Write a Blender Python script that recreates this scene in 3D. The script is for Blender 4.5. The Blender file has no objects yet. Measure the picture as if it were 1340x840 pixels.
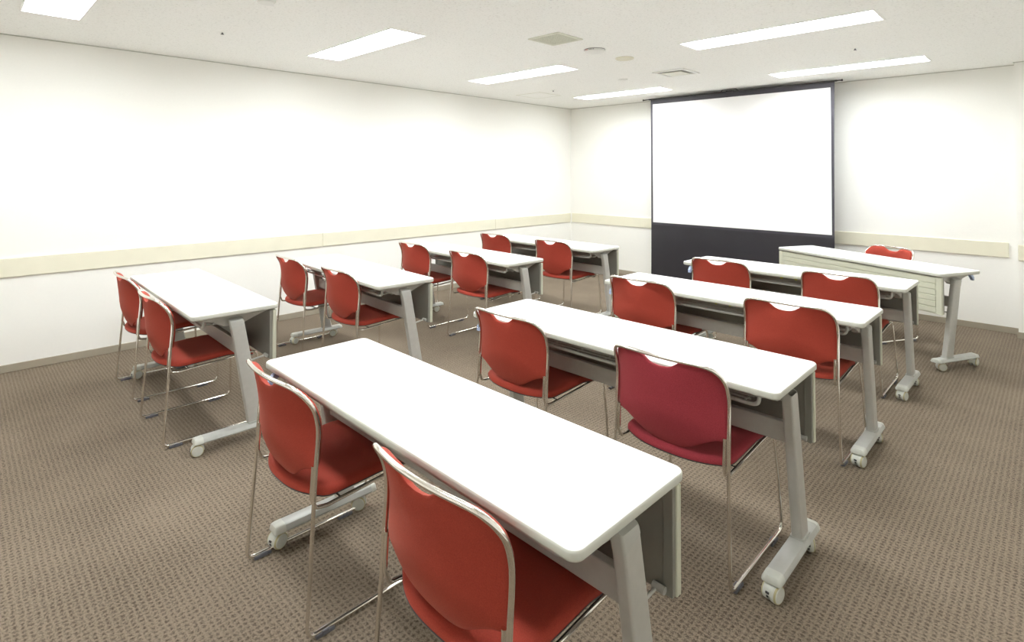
import bpy, bmesh, math, random
from mathutils import Vector, Matrix, Euler
R = math.radians
random.seed(4)
sc = bpy.context.scene
C = sc.collection

# ------------------------------------------------------------------ materials
def newmat(name):
    m = bpy.data.materials.new(name); m.use_nodes = True
    nt = m.node_tree; b = nt.nodes['Principled BSDF']
    return m, nt, b

def noise(nt, scale, detail=2, rough=.5, coord='Object'):
    tc = nt.nodes.new('ShaderNodeTexCoord')
    n = nt.nodes.new('ShaderNodeTexNoise')
    n.inputs['Scale'].default_value = scale
    n.inputs['Detail'].default_value = detail
    n.inputs['Roughness'].default_value = rough
    nt.links.new(tc.outputs[coord], n.inputs['Vector'])
    return n

def ramp(nt, src, stops):
    r = nt.nodes.new('ShaderNodeValToRGB')
    while len(r.color_ramp.elements) < len(stops):
        r.color_ramp.elements.new(.5)
    for e, (p, c) in zip(r.color_ramp.elements, stops):
        e.position = p; e.color = (*c, 1)
    nt.links.new(src, r.inputs['Fac'])
    return r

def bump(nt, b, src, strength, dist):
    bp = nt.nodes.new('ShaderNodeBump')
    bp.inputs['Strength'].default_value = strength
    bp.inputs['Distance'].default_value = dist
    nt.links.new(src, bp.inputs['Height'])
    nt.links.new(bp.outputs['Normal'], b.inputs['Normal'])
    return bp

def simple(name, col, rough=.5, metal=0.0, var=.06, scale=30, bmp=0, bdist=.001, spec=.5, coat=0):
    m, nt, b = newmat(name)
    b.inputs['Roughness'].default_value = rough
    b.inputs['Metallic'].default_value = metal
    b.inputs['Specular IOR Level'].default_value = spec
    b.inputs['Coat Weight'].default_value = coat
    n = noise(nt, scale, 3)
    lo = tuple(max(0, c * (1 - var)) for c in col); hi = tuple(min(1, c * (1 + var)) for c in col)
    r = ramp(nt, n.outputs['Fac'], [(.3, lo), (.7, hi)])
    nt.links.new(r.outputs['Color'], b.inputs['Base Color'])
    if bmp: bump(nt, b, n.outputs['Fac'], bmp, bdist)
    return m

M = {}
M['wall'] = simple('wall_paint', (.90, .896, .858), .75, var=.006, scale=60, bmp=.12, bdist=.0006, spec=.2)
M['white'] = simple('white_laminate', (.86, .865, .86), .36, var=.006, scale=8, spec=.4)
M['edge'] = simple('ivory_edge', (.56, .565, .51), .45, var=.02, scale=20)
M['rail'] = simple('cream_rail', (.80, .775, .63), .5, var=.015, scale=8)
M['base'] = simple('beige_vinyl', (.36, .32, .25), .6, var=.04, scale=12)
M['steel'] = simple('grey_painted_steel', (.46, .45, .42), .42, .1, var=.03, scale=40)
M['steel_l'] = simple('light_grey_steel', (.46, .465, .44), .38, .1, var=.03, scale=40)
M['steel_d'] = simple('dark_grey_steel_sheet', (.25, .245, .215), .38, .2, var=.05, scale=10)  # darker grey steel, own colour of the modesty panel's inner sheet
M['chrome'] = simple('satin_chrome', (.86, .83, .78), .13, 1.0, var=.03, scale=50)
M['cream'] = simple('greenish_cream_panel', (.54, .545, .44), .5, var=.02, scale=10)
M['cap'] = simple('grey_cap_plastic', (.44, .44, .41), .5, var=.03, scale=30)
M['wheel'] = simple('grey_wheel_plastic', (.56, .57, .52), .4, var=.04, scale=40)
M['tyre'] = simple('tyre_ring', (.42, .38, .22), .6, var=.04, scale=40)
M['dark'] = simple('dark_plastic', (.03, .03, .032), .5, var=.1, scale=30)
M['glide'] = simple('glide_plastic', (.13, .13, .15), .45, var=.1, scale=30)
M['black'] = simple('black_vinyl', (.022, .021, .028), .33, var=.1, scale=3, spec=.6)
M['border'] = simple('black_fabric_border', (.045, .042, .055), .5, var=.1, scale=6)
M['screen'] = simple('matte_white_screen', (.89, .89, .895), .8, var=.004, scale=5, spec=.15)
M['lever'] = simple('blue_grey_lever', (.36, .45, .66), .45, var=.05, scale=30)
M['yellow'] = simple('yellow_sticker', (.62, .60, .05), .5, var=.1, scale=60)
M['offwhite'] = simple('white_plastic', (.80, .80, .77), .45, var=.01, scale=20)
M['beigeplastic'] = simple('beige_speaker_mesh', (.72, .70, .58), .6, var=.03, scale=400)
M['ventgrey'] = simple('vent_enamel', (.70, .70, .60), .5, var=.02, scale=30)
M['red'] = simple('red_print', (.65, .10, .08), .5)
M['reflector'] = simple('white_reflector', (.92, .92, .92), .3, var=.003, scale=20)

def fabric(name, col, dk):
    m, nt, b = newmat(name)
    b.inputs['Roughness'].default_value = .85
    b.inputs['Specular IOR Level'].default_value = .25
    b.inputs['Sheen Weight'].default_value = .25
    b.inputs['Sheen Roughness'].default_value = .4
    b.inputs['Sheen Tint'].default_value = (1, .45, .35, 1)
    n = noise(nt, 420, 2)
    r = ramp(nt, n.outputs['Fac'], [(.3, dk), (.7, col)])
    nt.links.new(r.outputs['Color'], b.inputs['Base Color'])
    bump(nt, b, n.outputs['Fac'], .35, .0012)
    return m
M['fabric'] = fabric('orange_red_upholstery', (.375, .052, .031), (.29, .037, .023))
M['crimson'] = fabric('crimson_upholstery', (.335, .040, .054), (.245, .027, .038))

def ceiling_mat():
    m, nt, b = newmat('fissured_ceiling_board')
    b.inputs['Roughness'].default_value = .9
    b.inputs['Specular IOR Level'].default_value = .1
    n = noise(nt, 75, 3, .7)
    r = ramp(nt, n.outputs['Fac'], [(.28, (.68, .68, .65)), (.42, (.90, .90, .875)), (.7, (.93, .93, .905))])
    nt.links.new(r.outputs['Color'], b.inputs['Base Color'])
    bump(nt, b, n.outputs['Fac'], .5, .002)
    return m
M['ceiling'] = ceiling_mat()

def carpet_mat():
    m, nt, b = newmat('brown_waffle_carpet')
    b.inputs['Roughness'].default_value = .95
    b.inputs['Specular IOR Level'].default_value = .08
    N = nt.nodes.new; L = nt.links.new
    tc = N('ShaderNodeTexCoord'); sep = N('ShaderNodeSeparateXYZ'); L(tc.outputs['Object'], sep.inputs[0])
    def math_(op, a, bb=None, c=None):
        n = N('ShaderNodeMath'); n.operation = op
        for i, v in enumerate((a, bb, c)):
            if v is None: continue
            if isinstance(v, (int, float)): n.inputs[i].default_value = v
            else: L(v, n.inputs[i])
        return n.outputs[0]
    wob = noise(nt, 38, 3, .6); wob2 = noise(nt, 29, 3, .6)
    w1 = math_('MULTIPLY', math_('SUBTRACT', wob.outputs['Fac'], .5), 5.5)
    w2 = math_('MULTIPLY', math_('SUBTRACT', wob2.outputs['Fac'], .5), 5.5)
    sx = math_('ADD', math_('MULTIPLY', sep.outputs['X'], 2 * math.pi / .0205), w1)
    sy = math_('ADD', math_('MULTIPLY', sep.outputs['Y'], 2 * math.pi / .0190), w2)
    cx = math_('MULTIPLY_ADD', math_('SINE', sx), .5, .5)
    cy = math_('MULTIPLY_ADD', math_('SINE', sy), .5, .5)
    pit = math_('POWER', math_('MULTIPLY', cx, cy), .65)          # 1 in the sunken loops of the weave
    fine = noise(nt, 170, 4, .85)
    mid = noise(nt, 70, 2, .6)
    big = noise(nt, 1.6, 3, .6)
    v = math_('MULTIPLY', pit, math_('MULTIPLY_ADD', mid.outputs['Fac'], 1.05, -.06))
    v = math_('SUBTRACT', v, math_('MULTIPLY', math_('SUBTRACT', fine.outputs['Fac'], .5), 3.4))
    v = math_('SUBTRACT', v, math_('MULTIPLY', math_('SUBTRACT', big.outputs['Fac'], .5), .55))
    r = ramp(nt, v, [(.0, (.252, .204, .153)), (.26, (.153, .123, .091)), (.80, (.064, .048, .034))])
    L(r.outputs['Color'], b.inputs['Base Color'])
    h = math_('SUBTRACT', math_('MULTIPLY', fine.outputs['Fac'], .7), pit)
    bump(nt, b, h, .6, .003)
    return m
M['carpet'] = carpet_mat()

def emis(name, col, s):
    m, nt, b = newmat(name)
    b.inputs['Base Color'].default_value = (.9, .9, .9, 1)
    n = noise(nt, 3, 1)
    r = ramp(nt, n.outputs['Fac'], [(0, tuple(c * .99 for c in col)), (1, col)])
    nt.links.new(r.outputs['Color'], b.inputs['Emission Color'])
    b.inputs['Emission Strength'].default_value = s
    return m
LIGHT = 34
M['lamp'] = emis('fluorescent_glow', (.945, .975, .985), LIGHT)

# ------------------------------------------------------------------ mesh helpers
def obj(name, bm, mats, parent=None, smooth=False, loc=None):
    me = bpy.data.meshes.new(name); bmesh.ops.recalc_face_normals(bm, faces=bm.faces[:])
    bm.to_mesh(me); bm.free()
    for m in (mats if isinstance(mats, (list, tuple)) else [mats]): me.materials.append(M[m])
    if smooth:
        me.polygons.foreach_set('use_smooth', [True] * len(me.polygons))
        me.set_sharp_from_angle(angle=R(smooth if smooth is not True else 40))
    o = bpy.data.objects.new(name, me); C.objects.link(o)
    if parent is not None: o.parent = parent
    if loc: o.location = loc
    return o

def thing(name, label, cat, loc=(0, 0, 0), rz=0, group=None):
    o = bpy.data.objects.new(name, None); o.empty_display_size = .1; C.objects.link(o)
    o.location = loc; o.rotation_euler = (0, 0, rz)
    return tag(o, label, cat, group)

def tag(o, label, cat, group=None):
    o['label'] = label; o['category'] = cat
    if group: o['group'] = group
    elif 'group' in o: del o['group']
    return o

def struct(name, bm, mats, smooth=False):
    o = obj(name, bm, mats, None, smooth); o['kind'] = 'structure'; return o

def copy_tree(o, parent=None):
    c = o.copy(); C.objects.link(c)
    if parent is not None: c.parent = parent
    for ch in list(o.children): copy_tree(ch, c)
    return c

def box(bm, x0, x1, y0, y1, z0, z1, mi=0, bev=0, seg=2, rot=None):
    vs = [bm.verts.new((x, y, z)) for x in (x0, x1) for y in (y0, y1) for z in (z0, z1)]
    fs = [(0, 1, 3, 2), (4, 6, 7, 5), (0, 4, 5, 1), (2, 3, 7, 6), (0, 2, 6, 4), (1, 5, 7, 3)]
    faces = [bm.faces.new([vs[i] for i in f]) for f in fs]
    for f in faces: f.material_index = mi
    if bev:
        ed = list({e for f in faces for e in f.edges})
        res = bmesh.ops.bevel(bm, geom=ed, offset=bev, segments=seg, affect='EDGES', profile=.5)
        for f in res['faces']: f.material_index = mi
    return vs

def fillet(pts, rad, n=6):
    """round the corners of a polyline; rad is one radius or one per point"""
    P = [Vector(p) for p in pts]; out = [P[0]]
    for i in range(1, len(P) - 1):
        r = rad[i] if isinstance(rad, (list, tuple)) else rad
        a, b, c = P[i - 1], P[i], P[i + 1]
        u = (a - b).normalized(); v = (c - b).normalized()
        ang = u.angle(v)
        if r <= 0 or ang > math.pi - .02: out.append(b); continue
        d = min(r / math.tan(ang / 2), (a - b).length * .49, (c - b).length * .49)
        p0 = b + u * d; p1 = b + v * d
        for k in range(n + 1):
            t = k / n
            out.append(p0 * (1 - t) ** 2 + b * 2 * t * (1 - t) + p1 * t ** 2)
    out.append(P[-1]); return out

def catmull(pts, n=5):
    P = [Vector(p) for p in pts]; P = [P[0] * 2 - P[1]] + P + [P[-1] * 2 - P[-2]]
    out = []
    for i in range(1, len(P) - 2):
        a, b, c, d = P[i - 1:i + 3]
        for k in range(n):
            t = k / n
            out.append(.5 * ((2 * b) + (c - a) * t + (2 * a - 5 * b + 4 * c - d) * t * t + (3 * b - a - 3 * c + d) * t ** 3))
    out.append(P[-2]); return out

def tube(bm, pts, r, seg=10, mi=0, ry=None, up=None, cap=True):
    P = [Vector(p) for p in pts]
    Q = [P[0]]
    for p in P[1:]:
        if (p - Q[-1]).length > 1e-5: Q.append(p)
    P = Q; ry = ry or r
    T = [(P[min(i + 1, len(P) - 1)] - P[max(i - 1, 0)]).normalized() for i in range(len(P))]
    n = Vector(up) if up else (Vector((0, 0, 1)) if abs(T[0].z) < .9 else Vector((1, 0, 0)))
    n = (n - T[0] * n.dot(T[0])).normalized()
    rings = []
    for i, p in enumerate(P):
        if i:
            n = (n - T[i] * n.dot(T[i])).normalized()
        bn = T[i].cross(n)
        rings.append([bm.verts.new(p + n * math.cos(a) * r + bn * math.sin(a) * ry)
                      for a in [2 * math.pi * k / seg for k in range(seg)]])
    for a, b in zip(rings, rings[1:]):
        for k in range(seg):
            f = bm.faces.new((a[k], a[(k + 1) % seg], b[(k + 1) % seg], b[k])); f.material_index = mi
    if cap:
        for rg in (rings[0], rings[-1]):
            f = bm.faces.new(rg); f.material_index = mi
    return rings

def prism(bm, poly, axis, a, b, mi=0, bev=0, matfn=None):
    """extrude a 2-D polygon along axis x/y/z between a and b"""
    def v3(p, t): return {'x': (t, p[0], p[1]), 'y': (p[0], t, p[1]), 'z': (p[0], p[1], t)}[axis]
    A = [bm.verts.new(v3(p, a)) for p in poly]; B = [bm.verts.new(v3(p, b)) for p in poly]
    n = len(poly); fs = [bm.faces.new(A), bm.faces.new(B)]
    for i in range(n): fs.append(bm.faces.new((A[i], A[(i + 1) % n], B[(i + 1) % n], B[i])))
    for f in fs: f.material_index = mi
    if bev:
        ed = list({e for f in fs[:2] for e in f.edges})
        r = bmesh.ops.bevel(bm, geom=ed, offset=bev, segments=2, affect='EDGES', profile=.5)
        for f in r['faces']: f.material_index = mi
    return fs

def lathe(bm, prof, c=(0, 0, 0), axis='z', seg=24, mi=0):
    """prof: list of (radius, height) ; closed at ends when radius is 0"""
    rings = []
    for r, h in prof:
        if r < 1e-6:
            p = {'z': (0, 0, h), 'x': (h, 0, 0), 'y': (0, h, 0)}[axis]
            rings.append([bm.verts.new(Vector(c) + Vector(p))]); continue
        ring = []
        for k in range(seg):
            a = 2 * math.pi * k / seg; ca, sa = math.cos(a) * r, math.sin(a) * r
            p = {'z': (ca, sa, h), 'x': (h, ca, sa), 'y': (ca, h, sa)}[axis]
            ring.append(bm.verts.new(Vector(c) + Vector(p)))
        rings.append(ring)
    for A, B in zip(rings, rings[1:]):
        for k in range(seg):
            k2 = (k + 1) % seg
            if len(A) == 1 and len(B) == 1: break
            if len(A) == 1: f = bm.faces.new((A[0], B[k], B[k2]))
            elif len(B) == 1: f = bm.faces.new((A[k], A[k2], B[0]))
            else: f = bm.faces.new((A[k], A[k2], B[k2], B[k]))
            f.material_index = mi

def rrect(x0, x1, y0, y1, r, n=6):
    pts = []
    for cx, cy, a0 in ((x1 - r, y1 - r, 0), (x0 + r, y1 - r, 90), (x0 + r, y0 + r, 180), (x1 - r, y0 + r, 270)):
        for k in range(n + 1):
            a = R(a0 + 90 * k / n); pts.append((cx + math.cos(a) * r, cy + math.sin(a) * r))
    return pts

def inset_outline(pts, d):
    """move a closed ccw outline inwards by d along averaged normals"""
    n = len(pts); out = []
    for i in range(n):
        a, b, c = Vector(pts[i - 1]), Vector(pts[i]), Vector(pts[(i + 1) % n])
        t = (c - a)
        if t.length < 1e-9: out.append(tuple(b)); continue
        t.normalize(); nn = Vector((-t.y, t.x)); out.append((b.x + nn.x * d, b.y + nn.y * d))
    return out

# ------------------------------------------------------------------ room
W, D, H = 5.90, 6.995, 2.383
Y0 = -.60
PX, PY = 5.018, 6.84          # corner pillar: left face and front face
LX = [(.84, 2.095), (3.275, 4.505)]      # the two rows of ceiling fixtures
LY = [(.645, .935), (2.435, 2.725), (4.19, 4.485), (5.975, 6.27)]

def quad(bm, pts, mi=0):
    f = bm.faces.new([bm.verts.new(p) for p in pts]); f.material_index = mi; return f

bm = bmesh.new(); box(bm, -.1, W + .1, Y0 - .1, D + .1, -.08, 0); struct('floor', bm, 'carpet')
# ceiling: one slab with an opening for each recessed fixture
bm = bmesh.new()
xs = sorted([-.1, W + .1] + [v for p in LX for v in p]); ys = sorted([Y0 - .1, D + .1] + [v for p in LY for v in p])
grid = {}
def gv(i, j, z):
    if (i, j, z) not in grid: grid[(i, j, z)] = bm.verts.new((xs[i], ys[j], z))
    return grid[(i, j, z)]
ZT = H + .10
for i in range(len(xs) - 1):
    for j in range(len(ys) - 1):
        hole = any(abs(xs[i] - a) < 1e-6 for a, b in LX) and any(abs(ys[j] - a) < 1e-6 for a, b in LY)
        if hole:
            for (a, b) in (((i, j), (i + 1, j)), ((i + 1, j), (i + 1, j + 1)), ((i + 1, j + 1), (i, j + 1)), ((i, j + 1), (i, j))):
                bm.faces.new((gv(*a, H), gv(*b, H), gv(*b, ZT), gv(*a, ZT)))
            continue
        bm.faces.new((gv(i, j, H), gv(i + 1, j, H), gv(i + 1, j + 1, H), gv(i, j + 1, H)))
bmesh.ops.recalc_face_normals(bm, faces=bm.faces[:])
struct('ceiling', bm, 'ceiling')
bm = bmesh.new(); box(bm, -.1, W + .1, Y0 - .1, D + .1, ZT, ZT + .05); struct('ceiling_upper_slab', bm, 'ceiling')

def wall(name, *b):
    bm = bmesh.new(); box(bm, *b); struct(name, bm, 'wall')
wall('wall_left', -.1, 0, Y0 - .1, D + .1, 0, H)
wall('wall_front', 0, W, D, D + .1, 0, H)
wall('wall_right', W, W + .1, Y0 - .1, D + .1, 0, H)
wall('wall_back', 0, W, Y0 - .1, Y0, 0, H)
bm = bmesh.new(); box(bm, PX, W, PY, D, 0, H, 0, 0); struct('wall_corner_pillar', bm, 'wall')

BH, BT = .054, .008
def bboard(name, *b):
    bm = bmesh.new(); box(bm, *b, 0, .002, 1); struct(name, bm, 'base')
bboard('baseboard_left', 0, BT, Y0, D, 0, BH)
bboard('baseboard_front', BT, PX, D - BT, D, 0, BH)
bboard('baseboard_pillar', PX - BT, W, PY - BT, PY, 0, BH)
bboard('baseboard_right', W - BT, W, Y0, PY - BT, 0, BH)
bboard('baseboard_back', BT, W - BT, Y0, Y0 + BT, 0, BH)

def rail(name, segs):
    bm = bmesh.new()
    for s in segs: box(bm, *s, .6665, .8016, 0, .004, 2)
    struct(name, bm, 'rail')
RT = .014
rail('trim_1', [(0, RT, Y0, .6, ), (0, RT, .603, 3.0), (0, RT, 3.003, 5.4), (0, RT, 5.403, D - RT - .006)])
rail('trim_2', [(.03, 2.4, D - RT, D), (2.403, 4.957, D - RT, D)])
rail('trim_3', [(PX + .006, W, PY - RT, PY)])
rail('trim_4', [(W - RT, W, Y0 + .03, PY - .06)])
rail('trim_5', [(.03, W - .03, Y0, Y0 + RT)])
# slim bead where walls meet the ceiling
def bead(name, *b):
    bm = bmesh.new(); box(bm, *b, H - .007, H, 0, .002, 1); struct(name, bm, 'edge')
bead('trim_6', 0, .007, Y0, D)
bead('trim_7', .007, PX, D - .007, D)
bead('trim_8', PX - .007, W, PY - .007, PY)

# ------------------------------------------------------------------ ceiling fixtures
def light_fixture():
    x0, x1, y0, y1 = -.6275, .6275, -.145, .145
    root = thing('ceiling_light', '', 'ceiling light')
    bm = bmesh.new()      # thin flange round the opening, sits on the ceiling face
    t = .006
    for b in ((x0 - .004, x1 + .004, y0 - .004, y0 + t), (x0 - .004, x1 + .004, y1 - t, y1 + .004),
              (x0 - .004, x0 + t, y0 + t, y1 - t), (x1 - t, x1 + .004, y0 + t, y1 - t)):
        box(bm, *b, -.003, .001, 0)
    obj('frame', bm, 'offwhite', root)
    bm = bmesh.new()      # slanted white reflector tray
    a = [(x0 + t, y0 + t, 0), (x1 - t, y0 + t, 0), (x1 - t, y1 - t, 0), (x0 + t, y1 - t, 0)]
    b = [(x0 + .03, y0 + .022, .04), (x1 - .03, y0 + .022, .04), (x1 - .03, y1 - .022, .04), (x0 + .03, y1 - .022, .04)]
    A = [bm.verts.new(p) for p in a]; B = [bm.verts.new(p) for p in b]
    for i in range(4): bm.faces.new((A[i], A[(i + 1) % 4], B[(i + 1) % 4], B[i]))
    obj('reflector', bm, 'reflector', root)
    bm = bmesh.new(); box(bm, x0 + .031, x1 - .031, y0 + .023, y1 - .023, .032, .045)
    obj('diffuser', bm, 'lamp', root)
    return root
proto = light_fixture(); first = True
LL = {(0, 0): 'recessed ceiling light at the upper left corner, cut by the picture edge',
      (0, 1): 'recessed ceiling light above the left wall tables, second from the camera on that side',
      (0, 2): 'recessed ceiling light between the square grille and the left wall, third from the camera',
      (0, 3): 'recessed ceiling light nearest the far left corner, beside the projection screen top',
      (1, 0): 'recessed ceiling light nearest the camera on the right side, out of view',
      (1, 1): 'recessed ceiling light on the right side above the second row of desks, out of view',
      (1, 2): 'large bright recessed ceiling light at the upper right of the picture',
      (1, 3): 'recessed ceiling light directly above and right of the projection screen'}
for i, (a, b) in enumerate(LX):
    for j, (c, d) in enumerate(LY):
        o = proto if first else copy_tree(proto); first = False
        o.location = ((a + b) / 2, (c + d) / 2, H)
        tag(o, LL[(i, j)], 'ceiling light', 'recessed fluorescent ceiling lights')

# exhaust grille
g = thing('ceiling_grille', 'square cream lattice grille in the ceiling between the light rows', 'vent', (2.70, 3.43, H))
bm = bmesh.new()
for s in ((-.142, .142, -.142, -.122), (-.142, .142, .122, .142), (-.142, -.122, -.122, .122), (.122, .142, -.122, .122)):
    box(bm, *s, -.008, 0, 0, .002, 1)
obj('frame', bm, 'ventgrey', g)
bm = bmesh.new()
for k in range(-6, 7):
    box(bm, k * .0188 - .002, k * .0188 + .002, -.122, .122, -.006, -.001); box(bm, -.122, .122, k * .0188 - .002, k * .0188 + .002, -.0058, -.0012)
obj('lattice', bm, 'ventgrey', g)
bm = bmesh.new(); box(bm, -.122, .122, -.122, .122, -.001, 0); obj('backing', bm, 'cap', g)
# air outlet with a raised centre plate
g = thing('air_outlet', 'square white air outlet with raised centre plate in the ceiling near the screen', 'vent', (2.665, 5.27, H))
bm = bmesh.new()
for s in ((-.165, .165, -.165, -.135), (-.165, .165, .135, .165), (-.165, -.135, -.135, .135), (.135, .165, -.135, .135)):
    box(bm, *s, -.010, 0, 0, .003, 1)
obj('frame', bm, 'offwhite', g)
bm = bmesh.new(); box(bm, -.10, .10, -.10, .10, -.016, -.010, 0, .002, 1); obj('centre_plate', bm, 'ventgrey', g)
bm = bmesh.new(); box(bm, -.135, .135, -.135, .135, -.002, 0, 0); box(bm, -.02, .02, -.02, .02, -.0105, -.002); obj('backing', bm, 'cap', g)
# round speaker
g = thing('ceiling_speaker', 'round beige ceiling speaker beside the printed detector', 'speaker', (2.683, 4.355, H))
bm = bmesh.new(); lathe(bm, [(.076, 0), (.078, -.006), (.070, -.010), (.068, -.008), (.068, 0)], seg=40); obj('ring', bm, 'rail', g, True)
bm = bmesh.new(); lathe(bm, [(.068, -.001), (.068, -.007), (0, -.009)], seg=40); obj('mesh_cover', bm, 'beigeplastic', g, True)
# detector with a printed collar
g = thing('ceiling_detector', 'flat round white ceiling detector with dark rim and red printed mark', 'detector', (2.69, 3.92, H))
bm = bmesh.new(); lathe(bm, [(.082, 0), (.082, -.015), (.076, -.020), (.03, -.023), (0, -.023)], seg=40); obj('housing', bm, 'offwhite', g, True)
bm = bmesh.new(); lathe(bm, [(.0825, -.0005), (.0835, -.0005), (.0835, -.0035), (.0825, -.0035)], seg=40); obj('rim', bm, 'dark', g, True)
def on_collar(bm, a0, a1, z0, z1, mi=0, rr=.0826):
    P = [bm.verts.new((math.cos(R(a)) * rr, math.sin(R(a)) * rr, z)) for a, z in ((a0, z0), (a1, z0), (a1, z1), (a0, z1))]
    f = bm.faces.new(P); f.material_index = mi
bm = bmesh.new()
for a0, a1, z0, z1 in ((-98, -95, -.014, -.005), (-86, -84, -.014, -.005), (-98, -84, -.0065, -.005), (-98, -84, -.015, -.0135)):
    on_collar(bm, a0 - 12, a1 - 12, z0, z1, 0)
obj('red_mark', bm, 'red', g)
bm = bmesh.new()
for k, a in enumerate((-86, -80, -75, -68, -61)): on_collar(bm, a, a + 2.4, -.013, -.006, 0)
on_collar(bm, -86, -82, -.0135, -.0115)
obj('printed_marks', bm, 'dark', g)
# access hatch
g = thing('access_hatch', 'faint square access hatch in the ceiling by the far left corner', 'hatch', (.64, 5.54, H))
bm = bmesh.new()
for s in ((-.20, .20, -.205, -.199), (-.20, .20, .199, .205), (-.20, -.194, -.199, .199), (.194, .20, -.199, .199)):
    box(bm, *s, -.0025, 0)
obj('frame', bm, 'ventgrey', g)
bm = bmesh.new(); box(bm, -.19, .19, -.195, .195, -.002, 0); obj('panel', bm, 'ceiling', g)
# sprinkler heads and the small round sensor
for (x, y, lab) in ((1.162, 1.677, 'tiny dark sprinkler head in the ceiling near the upper left light'),
                    (4.172, 5.275, 'tiny dark sprinkler head in the ceiling between the two right lights'),
                    (1.063, 5.33, 'tiny dark sprinkler head in the ceiling near the far left corner')):
    g = thing('ceiling_sprinkler', lab, 'sprinkler', (x, y, H), 0, 'ceiling sprinkler heads')
    bm = bmesh.new(); lathe(bm, [(.030, 0), (.030, -.002), (.012, -.004), (0, -.004)], seg=20); obj('escutcheon', bm, 'ceiling', g, True)
    bm = bmesh.new(); lathe(bm, [(.005, -.003), (.006, -.012), (.011, -.014), (.011, -.016), (0, -.016)], seg=14); obj('nozzle', bm, 'glide', g, True)
bm = bmesh.new(); lathe(bm, [(.055, 0), (.055, -.008), (.045, -.020), (.02, -.024), (0, -.024)], seg=30)
tag(obj('ceiling_sensor', bm, 'offwhite', None, True, (2.115, 1.60, H)), 'round white sensor at the top edge of the ceiling, left of centre', 'sensor')
bm = bmesh.new(); lathe(bm, [(.050, 0), (.050, -.004), (.040, -.008), (0, -.009)], seg=30)
tag(obj('ceiling_blanking_plate', bm, 'offwhite', None, True, (2.071, 5.259, H)), 'faint round white cover plate in the ceiling left of the air outlet', 'cover plate')

# ------------------------------------------------------------------ projection screen
SY = 6.65
scr = thing('projection_screen', 'tall free-standing roll-up projection screen, white field over glossy black skirt', 'projection screen', (0, SY, 0))
ZB, ZW0, ZW1, ZTOP = .10, .787, 2.288, 2.345
def fabric_x(z):     # the cloth is pulled in slightly between bar and base
    t = (z - ZB) / (ZTOP - ZB); s = .007 * (1 - (2 * abs(t - .5)) ** 2.5)
    return 1.576 + s * .6, 3.678 - s - .012 * (1 - t)
bm = bmesh.new(); n = 24
zs = [ZB + (ZTOP - ZB) * k / n for k in range(n + 1)] + [ZW0, ZW1]; zs = sorted(set(zs))
th = .002
def colx(z):
    a, b = fabric_x(z); return [a, 1.606, 3.640, b]
V = {}
for k, z in enumerate(zs):
    for i, x in enumerate(colx(z)):
        for s in (0, 1): V[k, i, s] = bm.verts.new((x, s * th, z))
for k in range(len(zs) - 1):
    for i in range(3):
        mid = (zs[k] + zs[k + 1]) / 2
        if mid < ZW0: mi = 0
        elif i == 1 and mid < ZW1: continue
        else: mi = 1
        f = bm.faces.new((V[k, i, 0], V[k, i + 1, 0], V[k + 1, i + 1, 0], V[k + 1, i, 0])); f.material_index = mi
    for i in range(3):
        f = bm.faces.new((V[k, i, 1], V[k + 1, i, 1], V[k + 1, i + 1, 1], V[k, i + 1, 1])); f.material_index = 1
    for i in (0, 3): f = bm.faces.new((V[k, i, 0], V[k + 1, i, 0], V[k + 1, i, 1], V[k, i, 1])); f.material_index = 1
fab = obj('black_border_and_skirt', bm, ['black', 'border'], scr)
bm = bmesh.new(); box(bm, 1.606, 3.640, -.0006, .0012, ZW0, ZW1); obj('white_field', bm, 'screen', scr)
bm = bmesh.new(); box(bm, 1.60, 3.652, -.003, -.0006, ZW0 - .030, ZW0 - .006); obj('seam', bm, 'border', fab)
bm = bmesh.new(); tube(bm, [(1.555, 0, ZTOP + .006), (3.70, 0, ZTOP + .006)], .010, 12); tube(bm, [(1.47, 0, ZTOP + .006), (3.745, 0, ZTOP + .006)], .0065, 10)
for x in (1.47, 3.745): tube(bm, [(x - .006, 0, ZTOP + .006), (x + .006, 0, ZTOP + .006)], .010, 12)
tb = obj('top_bar', bm, 'dark', scr, True)
bm = bmesh.new(); tube(bm, fillet([(2.50, -.004, ZTOP + .012), (2.52, -.02, ZTOP + .026), (2.68, -.02, ZTOP + .026), (2.70, -.004, ZTOP + .012)], .01), .004, 8)
box(bm, 2.56, 2.64, -.018, .012, ZTOP - .004, ZTOP + .020, 0, .003); obj('handle', bm, 'dark', tb, True)
bm = bmesh.new(); box(bm, 1.50, 3.76, -.055, .055, .012, .10, 0, .008)
case = obj('base_case', bm, 'dark', scr)
for x in (1.62, 3.64):
    bm = bmesh.new(); box(bm, x - .02, x + .02, -.22, .22, 0, .014, 0, .003); obj('foot', bm, 'dark', scr)
# lifting arms behind the cloth
for s in (-1, 1):
    bm = bmesh.new(); cx = 2.63
    tube(bm, [(cx + s * .08, .03, .09), (cx + s * .62, .035, 1.20)], .010, 8); tube(bm, [(cx + s * .62, .035, 1.20), (cx + s * .04, .03, ZTOP)], .009, 8)
    obj('lifting_arm', bm, 'steel', scr, True)

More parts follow.
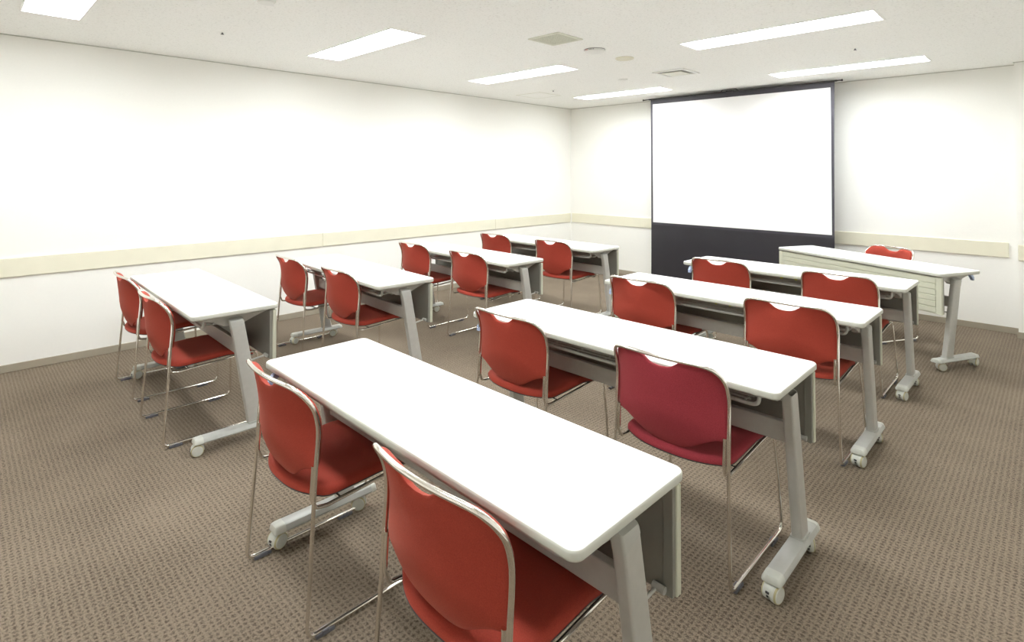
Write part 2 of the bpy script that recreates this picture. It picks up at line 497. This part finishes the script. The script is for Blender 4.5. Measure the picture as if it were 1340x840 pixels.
# ------------------------------------------------------------------ folding table
TL, TW, TZ, TT = 1.5, .43, .6985, .027
def rounded_slab(bm, x0, x1, y0, y1, z0, z1, rc, re, mt, ms):
    base = rrect(x0, x1, y0, y1, rc, 8); rings = []
    prof = []
    for k in range(5):
        a = R(90 * k / 4); prof.append((re * (1 - math.sin(a)), z0 + re * (1 - math.cos(a)) * .8))
    for k in range(5):
        a = R(90 * k / 4); prof.append((re * .7 * (1 - math.cos(a)), z1 - re * .7 * (1 - math.sin(a))))
    for d, z in prof:
        pts = rrect(x0 + d, x1 - d, y0 + d, y1 - d, max(rc - d, .004), 8)
        rings.append([bm.verts.new((x, y, z)) for x, y in pts])
    n = len(base)
    for q, (A, B) in enumerate(zip(rings, rings[1:])):
        for k in range(n):
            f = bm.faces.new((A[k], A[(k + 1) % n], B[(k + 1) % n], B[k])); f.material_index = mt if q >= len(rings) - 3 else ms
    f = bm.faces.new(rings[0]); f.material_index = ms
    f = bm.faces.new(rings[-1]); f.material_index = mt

def caster(bm, x, y, swivel):
    """twin-wheel caster touching the floor under (x, y); material 0 wheel, 1 tyre ring, 2 dark mark"""
    r = .029; sub = bmesh.new()
    for s in (-1, 1):
        lathe(sub, [(0, s * .027), (r * .78, s * .027), (r * .86, s * .025)], (0, 0, r), 'x', 26, 0)
        lathe(sub, [(r * .86, s * .025), (r * .94, s * .0245), (r, s * .021), (r, s * .0195)], (0, 0, r), 'x', 26, 1)
        lathe(sub, [(r, s * .0195), (r, s * .006), (r * .9, s * .004), (0, s * .004)], (0, 0, r), 'x', 26, 0)
    # hood between the wheels
    pts = [(math.cos(R(a)) * (r + .0015), math.sin(R(a)) * (r + .0015) + r) for a in range(-10, 191, 12)] + [(-.010, r - .006), (.010, r - .006)]
    prism(sub, pts, 'x', -.0135, .0135, 0, .001)
    lathe(sub, [(0, .068), (.009, .068), (.009, .045), (.013, .040), (0, .040)], (0, .006, 0), 'z', 16, 0)
    box(sub, -.006, .006, -.0325, -.0285, r + .004, r + .010, 2)
    box(sub, -.003, .003, -.0325, -.0285, r - .006, r - .001, 2)
    sub.transform(Matrix.Translation((x, y, 0)) @ Matrix.Rotation(swivel, 4, 'Z'))
    me = bpy.data.meshes.new('tmp'); sub.to_mesh(me); sub.free(); bm.from_mesh(me); bpy.data.meshes.remove(me)

LX_ = .7125
def make_table():
    root = thing('folding_table', '', 'table')
    bm = bmesh.new(); rounded_slab(bm, -TL / 2, TL / 2, -TW / 2, TW / 2, TZ - TT, TZ, .028, .011, 0, 1)
    top = obj('tabletop', bm, ['white', 'edge'], root, 35)
    bm = bmesh.new()   # thin underlip of the frame
    for s in ((-.70, .70, -.150, -.130), (-.70, .70, .120, .140)): box(bm, *s, TZ - TT - .014, TZ - TT, 0, .002, 1)
    obj('underframe', bm, 'steel', root)
    for s in (-1, 1):
        x = s * LX_
        # oval leg leaning back from table underside to foot
        bm = bmesh.new()
        p0 = Vector((x, .004, .640)); p1 = Vector((x, .107, .083))
        prof = rrect(-.0185, .0185, -.036, .036, .0075, 4)
        rings = []
        for t in (0, .035, 1):
            c = p0.lerp(p1, t); sl = -.0045 if t == 0 else 0
            rings.append([bm.verts.new((c.x + a, c.y + b * (.93 + .14 * t), c.z + (s * a * -.5 if t == 0 else 0))) for a, b in prof])
        n = len(prof)
        for A, B in zip(rings, rings[1:]):
            for k in range(n): bm.faces.new((A[k], A[(k + 1) % n], B[(k + 1) % n], B[k]))
        bm.faces.new(rings[-1])
        # closed a little way down so that an uncapped tube still reads hollow
        inn = [bm.verts.new((v.co.x * 1 + (x - v.co.x) * .12, v.co.y + (p0.y - v.co.y) * .06, v.co.z)) for v in rings[0]]
        low = [bm.verts.new((v.co.x, v.co.y + .012, v.co.z - .07)) for v in inn]
        for k in range(n):
            bm.faces.new((rings[0][k], rings[0][(k + 1) % n], inn[(k + 1) % n], inn[k]))
            bm.faces.new((inn[k], inn[(k + 1) % n], low[(k + 1) % n], low[k]))
        bm.faces.new(low)
        leg = obj('leg', bm, 'steel', root, 30)
        # cap with an oblique joint
        bm = bmesh.new(); A = []; Bv = []
        for a, b in prof:
            jz = .604 + b * .35
            A.append(bm.verts.new((x + a * 1.04, .004 + b * .96 + (.640 - jz) * .18, jz)))
            Bv.append(bm.verts.new((x + a * .96, .002 + b * .92, .6445 - s * a * .35)))
        mid = [bm.verts.new((x + a * 1.04, .003 + b * .97, .637 - s * a * .35)) for a, b in prof]
        for P_, Q_ in ((A, mid), (mid, Bv)):
            for k in range(n): bm.faces.new((P_[k], P_[(k + 1) % n], Q_[(k + 1) % n], Q_[k]))
        bm.faces.new(Bv)
        obj('leg_cap', bm, 'cap', leg, 30)
        # bracket under the top, deepest at the leg
        bm = bmesh.new()
        prism(bm, [(-.195, TZ - TT), (-.195, TZ - TT - .006), (-.10, .640), (-.05, .612), (.03, .606), (.10, .636), (.185, TZ - TT - .008), (.185, TZ - TT)],
              'x', s * .684, s * .692, 0, .001)
        tube(bm, [(s * .650, .0, .618), (s * .697, .0, .618)], .020, 18, 0)
        tube(bm, [(s * .640, .0, .618), (s * .652, .0, .618)], .012, 14, 0)
        obj('hinge_bracket', bm, 'steel', root, 30)
        # foot bar
        bm = bmesh.new()
        prof = [(-.032, .062), (-.034, .068), (-.026, .084), (-.018, .0875), (.018, .0875), (.026, .084), (.034, .068), (.032, .062)]
        prism(bm, [(x + a, b) for a, b in prof], 'y', -.150, .212)
        prism(bm, [(x + a, b) for a, b in rrect(-.024, .024, .066, .148, .008, 3)], 'z', .087, .094)
        foot = obj('foot', bm, 'steel_l', root, 30)
        for e, (ya, yb) in enumerate(((-.150, -.190), (.212, .238))):
            bm = bmesh.new(); d = 1 if yb > ya else -1
            R0 = [[bm.verts.new((x + a * k, yy, .062 + (b - .062) * h)) for a, b in prof] for yy, k, h in ((ya, 1.02, 1.03), (ya + (yb - ya) * .6, 1.0, 1.0), (ya + (yb - ya) * .9, .93, .9), (yb, .75, .55))]
            for A_, B_ in zip(R0, R0[1:]):
                for k in range(8): bm.faces.new((A_[k], A_[(k + 1) % 8], B_[(k + 1) % 8], B_[k]))
            bm.faces.new(R0[0]); bm.faces.new(R0[-1])
            obj('end_cap', bm, 'wheel', foot, 50)
        for y, sw in ((-.170, R(-14 * s)), (.170, R(35 * s))):
            bm = bmesh.new(); caster(bm, x, y, sw); obj('caster', bm, ['wheel', 'tyre', 'dark'], foot, 35)
    # cross beam
    bm = bmesh.new(); box(bm, -.696, .696, .026, .052, .440, .514, 0, .004, 2); obj('cross_beam', bm, 'steel', root)
    # book shelf of bent tubes under the top
    bm = bmesh.new()
    for y, xe in ((-.135, .66), (-.045, .655), (.055, .655)):
        tube(bm, fillet([(-xe, y, TZ - TT), (-xe, y, .612), (xe, y, .612), (xe, y, TZ - TT)], .028, 6), .0072, 10)
    for y in (-.105, -.075, -.015, .02): tube(bm, [(-.62, y, .616), (.62, y, .616)], .0035, 6)
    for k in range(-4, 5): tube(bm, [(k * .15, -.135, .608), (k * .15, .055, .608)], .003, 6)
    obj('book_shelf', bm, 'steel_l', root, 40)
    # modesty panel: steel inner sheet, boarded outer face
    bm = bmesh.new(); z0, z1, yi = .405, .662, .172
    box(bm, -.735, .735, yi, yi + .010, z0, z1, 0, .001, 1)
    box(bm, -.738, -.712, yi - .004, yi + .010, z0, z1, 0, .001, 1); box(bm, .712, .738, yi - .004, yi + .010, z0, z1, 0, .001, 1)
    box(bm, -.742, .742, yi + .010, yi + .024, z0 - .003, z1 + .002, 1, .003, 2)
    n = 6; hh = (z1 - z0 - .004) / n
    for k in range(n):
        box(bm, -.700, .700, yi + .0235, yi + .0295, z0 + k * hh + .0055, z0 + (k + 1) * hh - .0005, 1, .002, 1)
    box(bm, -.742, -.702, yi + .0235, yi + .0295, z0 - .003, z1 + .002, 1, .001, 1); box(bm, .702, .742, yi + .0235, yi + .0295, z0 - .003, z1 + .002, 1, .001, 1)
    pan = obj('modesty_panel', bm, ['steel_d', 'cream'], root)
    for s in (-1, 1):
        bm = bmesh.new(); tube(bm, [(s * .690, .060, .402), (s * .700, yi - .003, .420)], .005, 8); tube(bm, [(s * .690, yi - .012, .420), (s * .722, yi - .012, .420)], .009, 12)
        obj('panel_link', bm, 'steel', pan, True)
    # tilt lever near the left end of the user's side
    bm = bmesh.new()
    tube(bm, [(-.660, -.12, .664), (-.682, -.180, .660)], .006, 8, 0)
    prism(bm, [(-.178, .668), (-.205, .664), (-.226, .640), (-.228, .618), (-.216, .616), (-.198, .646), (-.178, .655)], 'x', -.694, -.672, 1, .002)
    obj('tilt_lever', bm, ['dark', 'lever'], root, 30)
    return root

TABLES = {
 'T0': (3.875, 1.430, -.305, 'white folding table nearest the camera, largest in view, in the foreground'),
 'T1': (3.872, 2.480, .23, 'white folding table with the crimson chair, its right leg tube open at the top'),
 'T2': (3.860, 3.652, -.10, 'white folding table third from the camera in the right-hand file, between two other tables'),
 'T3': (3.854, 4.750, -.76, 'white folding table in front of the black screen skirt, last of the right-hand file'),
 'T4': (4.100, 5.865, 153.54, 'white folding table turned askew beside the screen, showing its grooved beige front panel'),
 'L0': (1.494, 1.4425, -1.01, 'white folding table beside the left wall, nearest the camera of that file'),
 'L1': (1.506, 2.510, -2.86, 'white folding table by the left wall, second from the camera of that file'),
 'L2': (1.474, 3.662, -1.96, 'white folding table by the left wall, third from the camera of that file'),
 'L3': (1.487, 4.751, -1.22, 'white folding table by the left wall nearest the far corner of the room')}
tproto = make_table(); tables = {}
for i, (k, (x, y, a, lab)) in enumerate(TABLES.items()):
    o = tproto if i == 0 else copy_tree(tproto)
    o.location = (x, y, 0); o.rotation_euler = (0, 0, R(a)); tables[k] = o
    tag(o, lab, 'table', 'folding training tables on casters')
# the second table's right leg has lost its cap: tube stands open
for ch in list(tables['T1'].children):
    if ch.name.startswith('leg') and not ch.name.startswith('leg_cap'):
        if max(v.co.x for v in ch.data.vertices) > 0:
            for g in list(ch.children): bpy.data.objects.remove(g, do_unlink=True)
            ch['label'] = 'leg tube open at the top'
# yellow stickers under the front edge of two tables
for k, xs_ in (('T2', (-.004, .080)), ('T3', (-.005, .092))):
    for x in xs_:
        bm = bmesh.new()
        prism(bm, [(x - .022, TZ - TT - .001), (x + .022, TZ - TT - .001), (x + .004, TZ - TT - .018), (x - .004, TZ - TT - .018)], 'y', -.1505, -.1495)
        st = obj('sticker', bm, 'yellow', tables[k]); st['label'] = 'small yellow sticker under the front edge'

# ------------------------------------------------------------------ stacking chair
RR = .0064
def sq(z): return z if z <= .60 else .60 + (z - .60) * (.155 / .167)
def side_y(z):      # y of the side rods at height z
    pts = [(.0, 0), (.21, .016), (.41, .028), (.50, .033), (.60, .040), (.65, .036), (.70, .020), (.73, .002), (.755, -.014), (.77, -.020)]
    for (a, b), (c, d) in zip(pts, pts[1:]):
        if z <= c: return b + (d - b) * (z - a) / (c - a)
    return pts[-1][1]
def centre_y(z):
    pts = [(.36, .050), (.40, .034), (.45, .008), (.50, -.012), (.55, -.026), (.60, -.030), (.68, -.040), (.755, -.048)]
    if z <= pts[0][0]: return pts[0][1]
    for (a, b), (c, d) in zip(pts, pts[1:]):
        if z <= c: return b + (d - b) * (z - a) / (c - a)
    return pts[-1][1]
def back_y(x, z):
    z = sq(z); a = min(1, (abs(x) / .236) ** 2); return side_y(z) * a + centre_y(z) * (1 - a)

def back_outline():
    """closed outline (x, z), clockwise from bottom centre seen from behind"""
    right = []
    for k in range(0, 11):
        x = .212 * k / 10; right.append((x, .416 + .074 * (1 - math.cos(math.pi * (x / .215) ** 1.25)) / 2))
    right += [(.222, .494), (.231, .505), (.2345, .53), (.2355, .57), (.2355, .61), (.2345, .65), (.232, .68), (.2275, .705), (.219, .728), (.206, .744), (.188, .7535), (.165, .7575), (.13, .759), (.10, .7595)]
    right += [(.088, .7585), (.078, .755), (.066, .746), (.05, .735), (.03, .7285), (0, .7260)]
    left = [(-x, z) for x, z in right[::-1][1:-1]]
    return right + left

def make_chair(fab):
    root = thing('stacking_chair', '', 'chair')
    # ---- back frame: rim round the backrest down to the brackets
    up = [(.238, side_y(.41) , .41), (.2375, side_y(.5), .50), (.237, side_y(.6), .60), (.236, side_y(sq(.65)), .65), (.2335, side_y(sq(.69)), .69), (.226, back_y(.226, .722), .722), (.213, back_y(.213, .744), .744), (.195, back_y(.195, .757), .757), (.165, back_y(.165, .7635), .7635), (.12, back_y(.12, .766), .766), (.06, back_y(.06, .7665), .7665)]
    path = up + [(0, back_y(0, .767), .767)] + [(-x, y, z) for x, y, z in up[::-1]]
    bm = bmesh.new(); tube(bm, catmull([(x, y - .004, z) for x, y, z in path], 4), RR + .0011, 12)
    
    K = .226 / .238
    for v in bm.verts:
        v.co.x *= K if v.co.z > .45 else K + (1 - K) * 0
        if v.co.z > .60: v.co.z = .60 + (v.co.z - .60) * (.155 / .167)
    obj('back_frame', bm, 'chrome', root, 60)
    for s in (-1, 1):
        # rear leg
        bm = bmesh.new()
        pts = fillet([(s * .226, side_y(.41) - .004, .41), (s * .233, .012, .21), (s * .242, -.002, .0155), (s * .242, .06, .0155)], [0, 0, .028, 0], 8)
        tube(bm, pts, RR, 10); obj('leg', bm, 'chrome', root, 60)
        # runner on the floor
        bm = bmesh.new(); tube(bm, [(s * .242, .06, .0155), (s * .242, .40, .0155)], RR, 10); run = obj('runner', bm, 'chrome', root, 60)
        for y in (.055, .385):
            bm = bmesh.new(); box(bm, s * .242 - .009, s * .242 + .009, y - .030, y + .030, 0, .013, 0, .002, 1)
            box(bm, s * .242 - .011, s * .242 + .011, y - .012, y + .012, .004, .018, 0, .002, 1); obj('glide', bm, 'glide', run)
        # front leg looping back under the seat
        bm = bmesh.new()
        pts = fillet([(s * .242, .40, .0155), (s * .242, .478, .0155), (s * .234, .474, .20), (s * .216, .466, .393), (s * .212, .36, .387)], [0, .035, 0, .030, 0], 8)
        tube(bm, pts, RR, 10); obj('leg', bm, 'chrome', root, 60)
        # seat rail with upturned bracket beside the rear rod
        bm = bmesh.new()
        pts = fillet([(s * .212, .36, .387), (s * .212, .075, .368), (s * .2115, .036, .374), (s * .2115, .022, .41), (s * .2120, .028, .502)], [0, .03, .018, 0, 0], 8)
        tube(bm, pts, RR, 10); tube(bm, [(s * .212, .028, .500), (s * .212, .028, .506)], RR + .0008, 10)
        obj('seat_rail', bm, 'chrome', root, 60)
    bm = bmesh.new()
    for y in (.12, .36): tube(bm, [(-.212, y, .372 + (y - .12) * .06), (.212, y, .372 + (y - .12) * .06)], .005, 8)
    obj('cross_rod', bm, 'chrome', root, 60)
    # ---- backrest pad
    out = back_outline(); cx, cz = 0, .60
    bm = bmesh.new(); S = [0, .25, .5, .72, .86, .94, .98, 1.0]
    def pad(side):
        rings = []
        for s in S:
            rim = math.sqrt(max(0, 1 - ((s - .84) / .16) ** 2)) if s > .84 else 1
            ring = []
            for x, z in out:
                px, pz = cx + (x - cx) * s, cz + (z - cz) * s
                y = back_y(px, pz)
                dy = (.021 if side > 0 else .004) * rim + .003 * (1 - s * s)
                ring.append(bm.verts.new((px, y + .006 + side * dy, pz)))
            rings.append(ring)
        n = len(out)
        for A, B in zip(rings[1:], rings[2:]):
            for k in range(n): bm.faces.new((A[k], A[(k + 1) % n], B[(k + 1) % n], B[k]))
        c = bm.verts.new((cx, back_y(cx, cz) + .006 + side * ((.021 if side > 0 else .004) + .003), cz))
        for k in range(n): bm.faces.new((rings[1][k], rings[1][(k + 1) % n], c))
        for v in rings[0]: bm.verts.remove(v)
        return rings[-1]
    a = pad(1); b = pad(-1); bmesh.ops.remove_doubles(bm, verts=a + b, dist=.0002)
    for v in bm.verts:
        v.co.x *= K
        if v.co.z > .60: v.co.z = .60 + (v.co.z - .60) * (.155 / .167)
    obj('backrest', bm, fab, root, 55)
    # ---- seat cushion and dark shell
    R_ = []
    for k in range(0, 9):
        t = k / 8; x = .19 * t; R_.append((x, .006 + .050 * t ** 2.6))
    R_ += [(.206, .066), (.216, .082), (.220, .105), (.221, .20), (.220, .32), (.218, .42), (.213, .452), (.200, .474), (.180, .486), (.14, .491), (.07, .493), (0, .494)]
    R_ = [(x * .965, y if y < .2 else .2 + (y - .2) * .268 / .294) for x, y in R_]
    so = R_ + [(-x, y) for x, y in R_[::-1][1:-1]]
    def seat_z(x, y):
        z = .415 + .006 * (abs(x) / .22) ** 2
        z += .012 * max(0, (.10 - y) / .10) ** 2 * 0.6
        z += .010 * math.sin(max(0, min(1, (y - .12) / .30)) * math.pi / 2)
        if y > .345: z -= .042 * ((y - .345) / .123) ** 1.5
        return z
    def cushion(bm, thick, zoff, grow, mi=0):
        c0, c1 = 0, .25; tops = []; S2 = [.2, .4, .6, .75, .87, .94, .98, 1.0]
        for s in S2:
            e = 1 - math.sqrt(max(0, 1 - ((s - .87) / .13) ** 2)) if s > .87 else 0
            tops.append([bm.verts.new((c0 + (x - c0) * s * grow, c1 + (y - c1) * s * grow, seat_z((x - c0) * s, c1 + (y - c1) * s) + zoff - e * thick * .6)) for x, y in so])
        bot = [bm.verts.new((v.co.x, v.co.y, v.co.z - thick * .4)) for v in tops[-1]]
        n = len(so)
        for A, B in list(zip(tops, tops[1:])) + [(tops[-1], bot)]:
            for k in range(n): bm.faces.new((A[k], A[(k + 1) % n], B[(k + 1) % n], B[k]))
        c = bm.verts.new((c0, c1, seat_z(c0, c1) + zoff))
        for k in range(n): bm.faces.new((tops[0][k], tops[0][(k + 1) % n], c))
        low = [bm.verts.new((v.co.x * .6, .25 + (v.co.y - .25) * .6, .388 + zoff)) for v in bot]
        for k in range(n): bm.faces.new((bot[k], bot[(k + 1) % n], low[(k + 1) % n], low[k]))
        bm.faces.new(low)
    bm = bmesh.new(); cushion(bm, .026, 0, 1.0); seat = obj('seat', bm, fab, root, 60)
    bm = bmesh.new(); n = len(so)
    rings = [[bm.verts.new((x * g, .25 + (y - .25) * g, seat_z(x, y) + dz)) for x, y in so] for g, dz in ((.99, -.0255), (1.003, -.0265), (1.001, -.030), (.955, -.0315))]
    for A, B in zip(rings, rings[1:]):
        for k in range(n): bm.faces.new((A[k], A[(k + 1) % n], B[(k + 1) % n], B[k]))
    low = [bm.verts.new((x * .5, .25 + (y - .25) * .5, .3855)) for x, y in so]
    for k in range(n): bm.faces.new((rings[-1][k], rings[-1][(k + 1) % n], low[(k + 1) % n], low[k]))
    bm.faces.new(low)
    obj('seat_shell', bm, 'dark', seat, 60)
    return root

CH = {  # x, y of the rear feet centre, rotation, label
 'T0a': (3.415, 1.150, 0, 'orange-red chair at the left of the foreground table, whole sled frame in view'),
 'T0b': (4.266, 1.140, 0, 'largest orange-red chair, at the bottom edge of the picture under the foreground table'),
 'T1a': (3.420, 2.224, 0, 'orange-red chair to the left of the crimson chair, behind the foreground table'),
 'T1b': (4.240, 2.224, 0, 'crimson chair, darker and pinker than every other chair in the room'),
 'T2a': (3.412, 3.396, 0, 'orange-red chair at the left end of the third right-hand table'),
 'T2b': (4.277, 3.396, 0, 'orange-red chair at the right end of the third right-hand table, directly beyond the crimson chair'),
 'T3a': (3.425, 4.495, 0, 'orange-red chair in front of the black screen skirt'),
 'T3b': (4.232, 4.486, 0, 'orange-red chair between the third right-hand table and the askew table'),
 'L0a': (0.998, 1.175, 0, 'orange-red chair nearest the left edge of the picture, against the left wall'),
 'L0b': (1.785, 1.154, 0, 'orange-red chair at the aisle end of the nearest left-wall table'),
 'L1a': (1.012, 2.230, 0, 'orange-red chair on the wall side of the second left-wall table'),
 'L1b': (1.772, 2.236, 0, 'orange-red chair on the aisle side of the second left-wall table'),
 'L2a': (0.972, 3.415, 0, 'orange-red chair on the wall side of the third left-wall table'),
 'L2b': (1.765, 3.393, 0, 'orange-red chair on the aisle side of the third left-wall table'),
 'L3a': (0.935, 4.500, 0, 'orange-red chair on the wall side of the table nearest the far corner'),
 'L3b': (1.762, 4.487, 0, 'orange-red chair on the aisle side of the table nearest the far corner'),
 'TT': (4.200, 6.270, 151.4, 'orange-red chair behind the askew table, facing the room, only its top showing')}
cproto = make_chair('fabric')
for i, (k, (x, y, a, lab)) in enumerate(CH.items()):
    o = cproto if i == 0 else copy_tree(cproto)
    o.location = (x, y, 0); o.rotation_euler = (0, 0, R(a))
    tag(o, lab, 'chair', 'red stacking chairs at the tables')
    if k == 'T1b':
        for ch in o.children:
            if ch.name.split('.')[0] in ('seat', 'backrest'):
                ch.data = ch.data.copy(); ch.data.materials[0] = M['crimson']; ch['label'] = 'crimson ' + ch.name.split('.')[0]

# ------------------------------------------------------------------ camera, world, view
cam_d = bpy.data.cameras.new('camera'); cam = bpy.data.objects.new('camera', cam_d); C.objects.link(cam)
cam.location = (5.2757, .379, 1.4144)
yaw, pitch, roll = R(44.659), R(1.262), R(.143)
cam.rotation_mode = 'QUATERNION'
cam.rotation_quaternion = (Matrix.Rotation(yaw, 3, 'Z') @ Matrix.Rotation(math.pi / 2 + pitch, 3, 'X') @ Matrix.Rotation(roll, 3, 'Z')).to_quaternion()
cam_d.sensor_fit = 'HORIZONTAL'; cam_d.sensor_width = 36; cam_d.lens = 722.56 / 1340 * 36
cam_d.shift_y = (209.63 - 420) / 1340; cam_d.clip_start = .02
sc.camera = cam
w = bpy.data.worlds.new('world'); sc.world = w; w.use_nodes = True
w.node_tree.nodes['Background'].inputs[0].default_value = (.9, .95, 1, 1); w.node_tree.nodes['Background'].inputs[1].default_value = .05
vs = sc.view_settings; vs.view_transform = 'Standard'; vs.look = 'None'; vs.gamma = 1; vs.exposure = 0.0; vs.use_curve_mapping = False
sc.cycles.max_bounces = 12; sc.cycles.diffuse_bounces = 8; sc.cycles.sample_clamp_indirect = 10
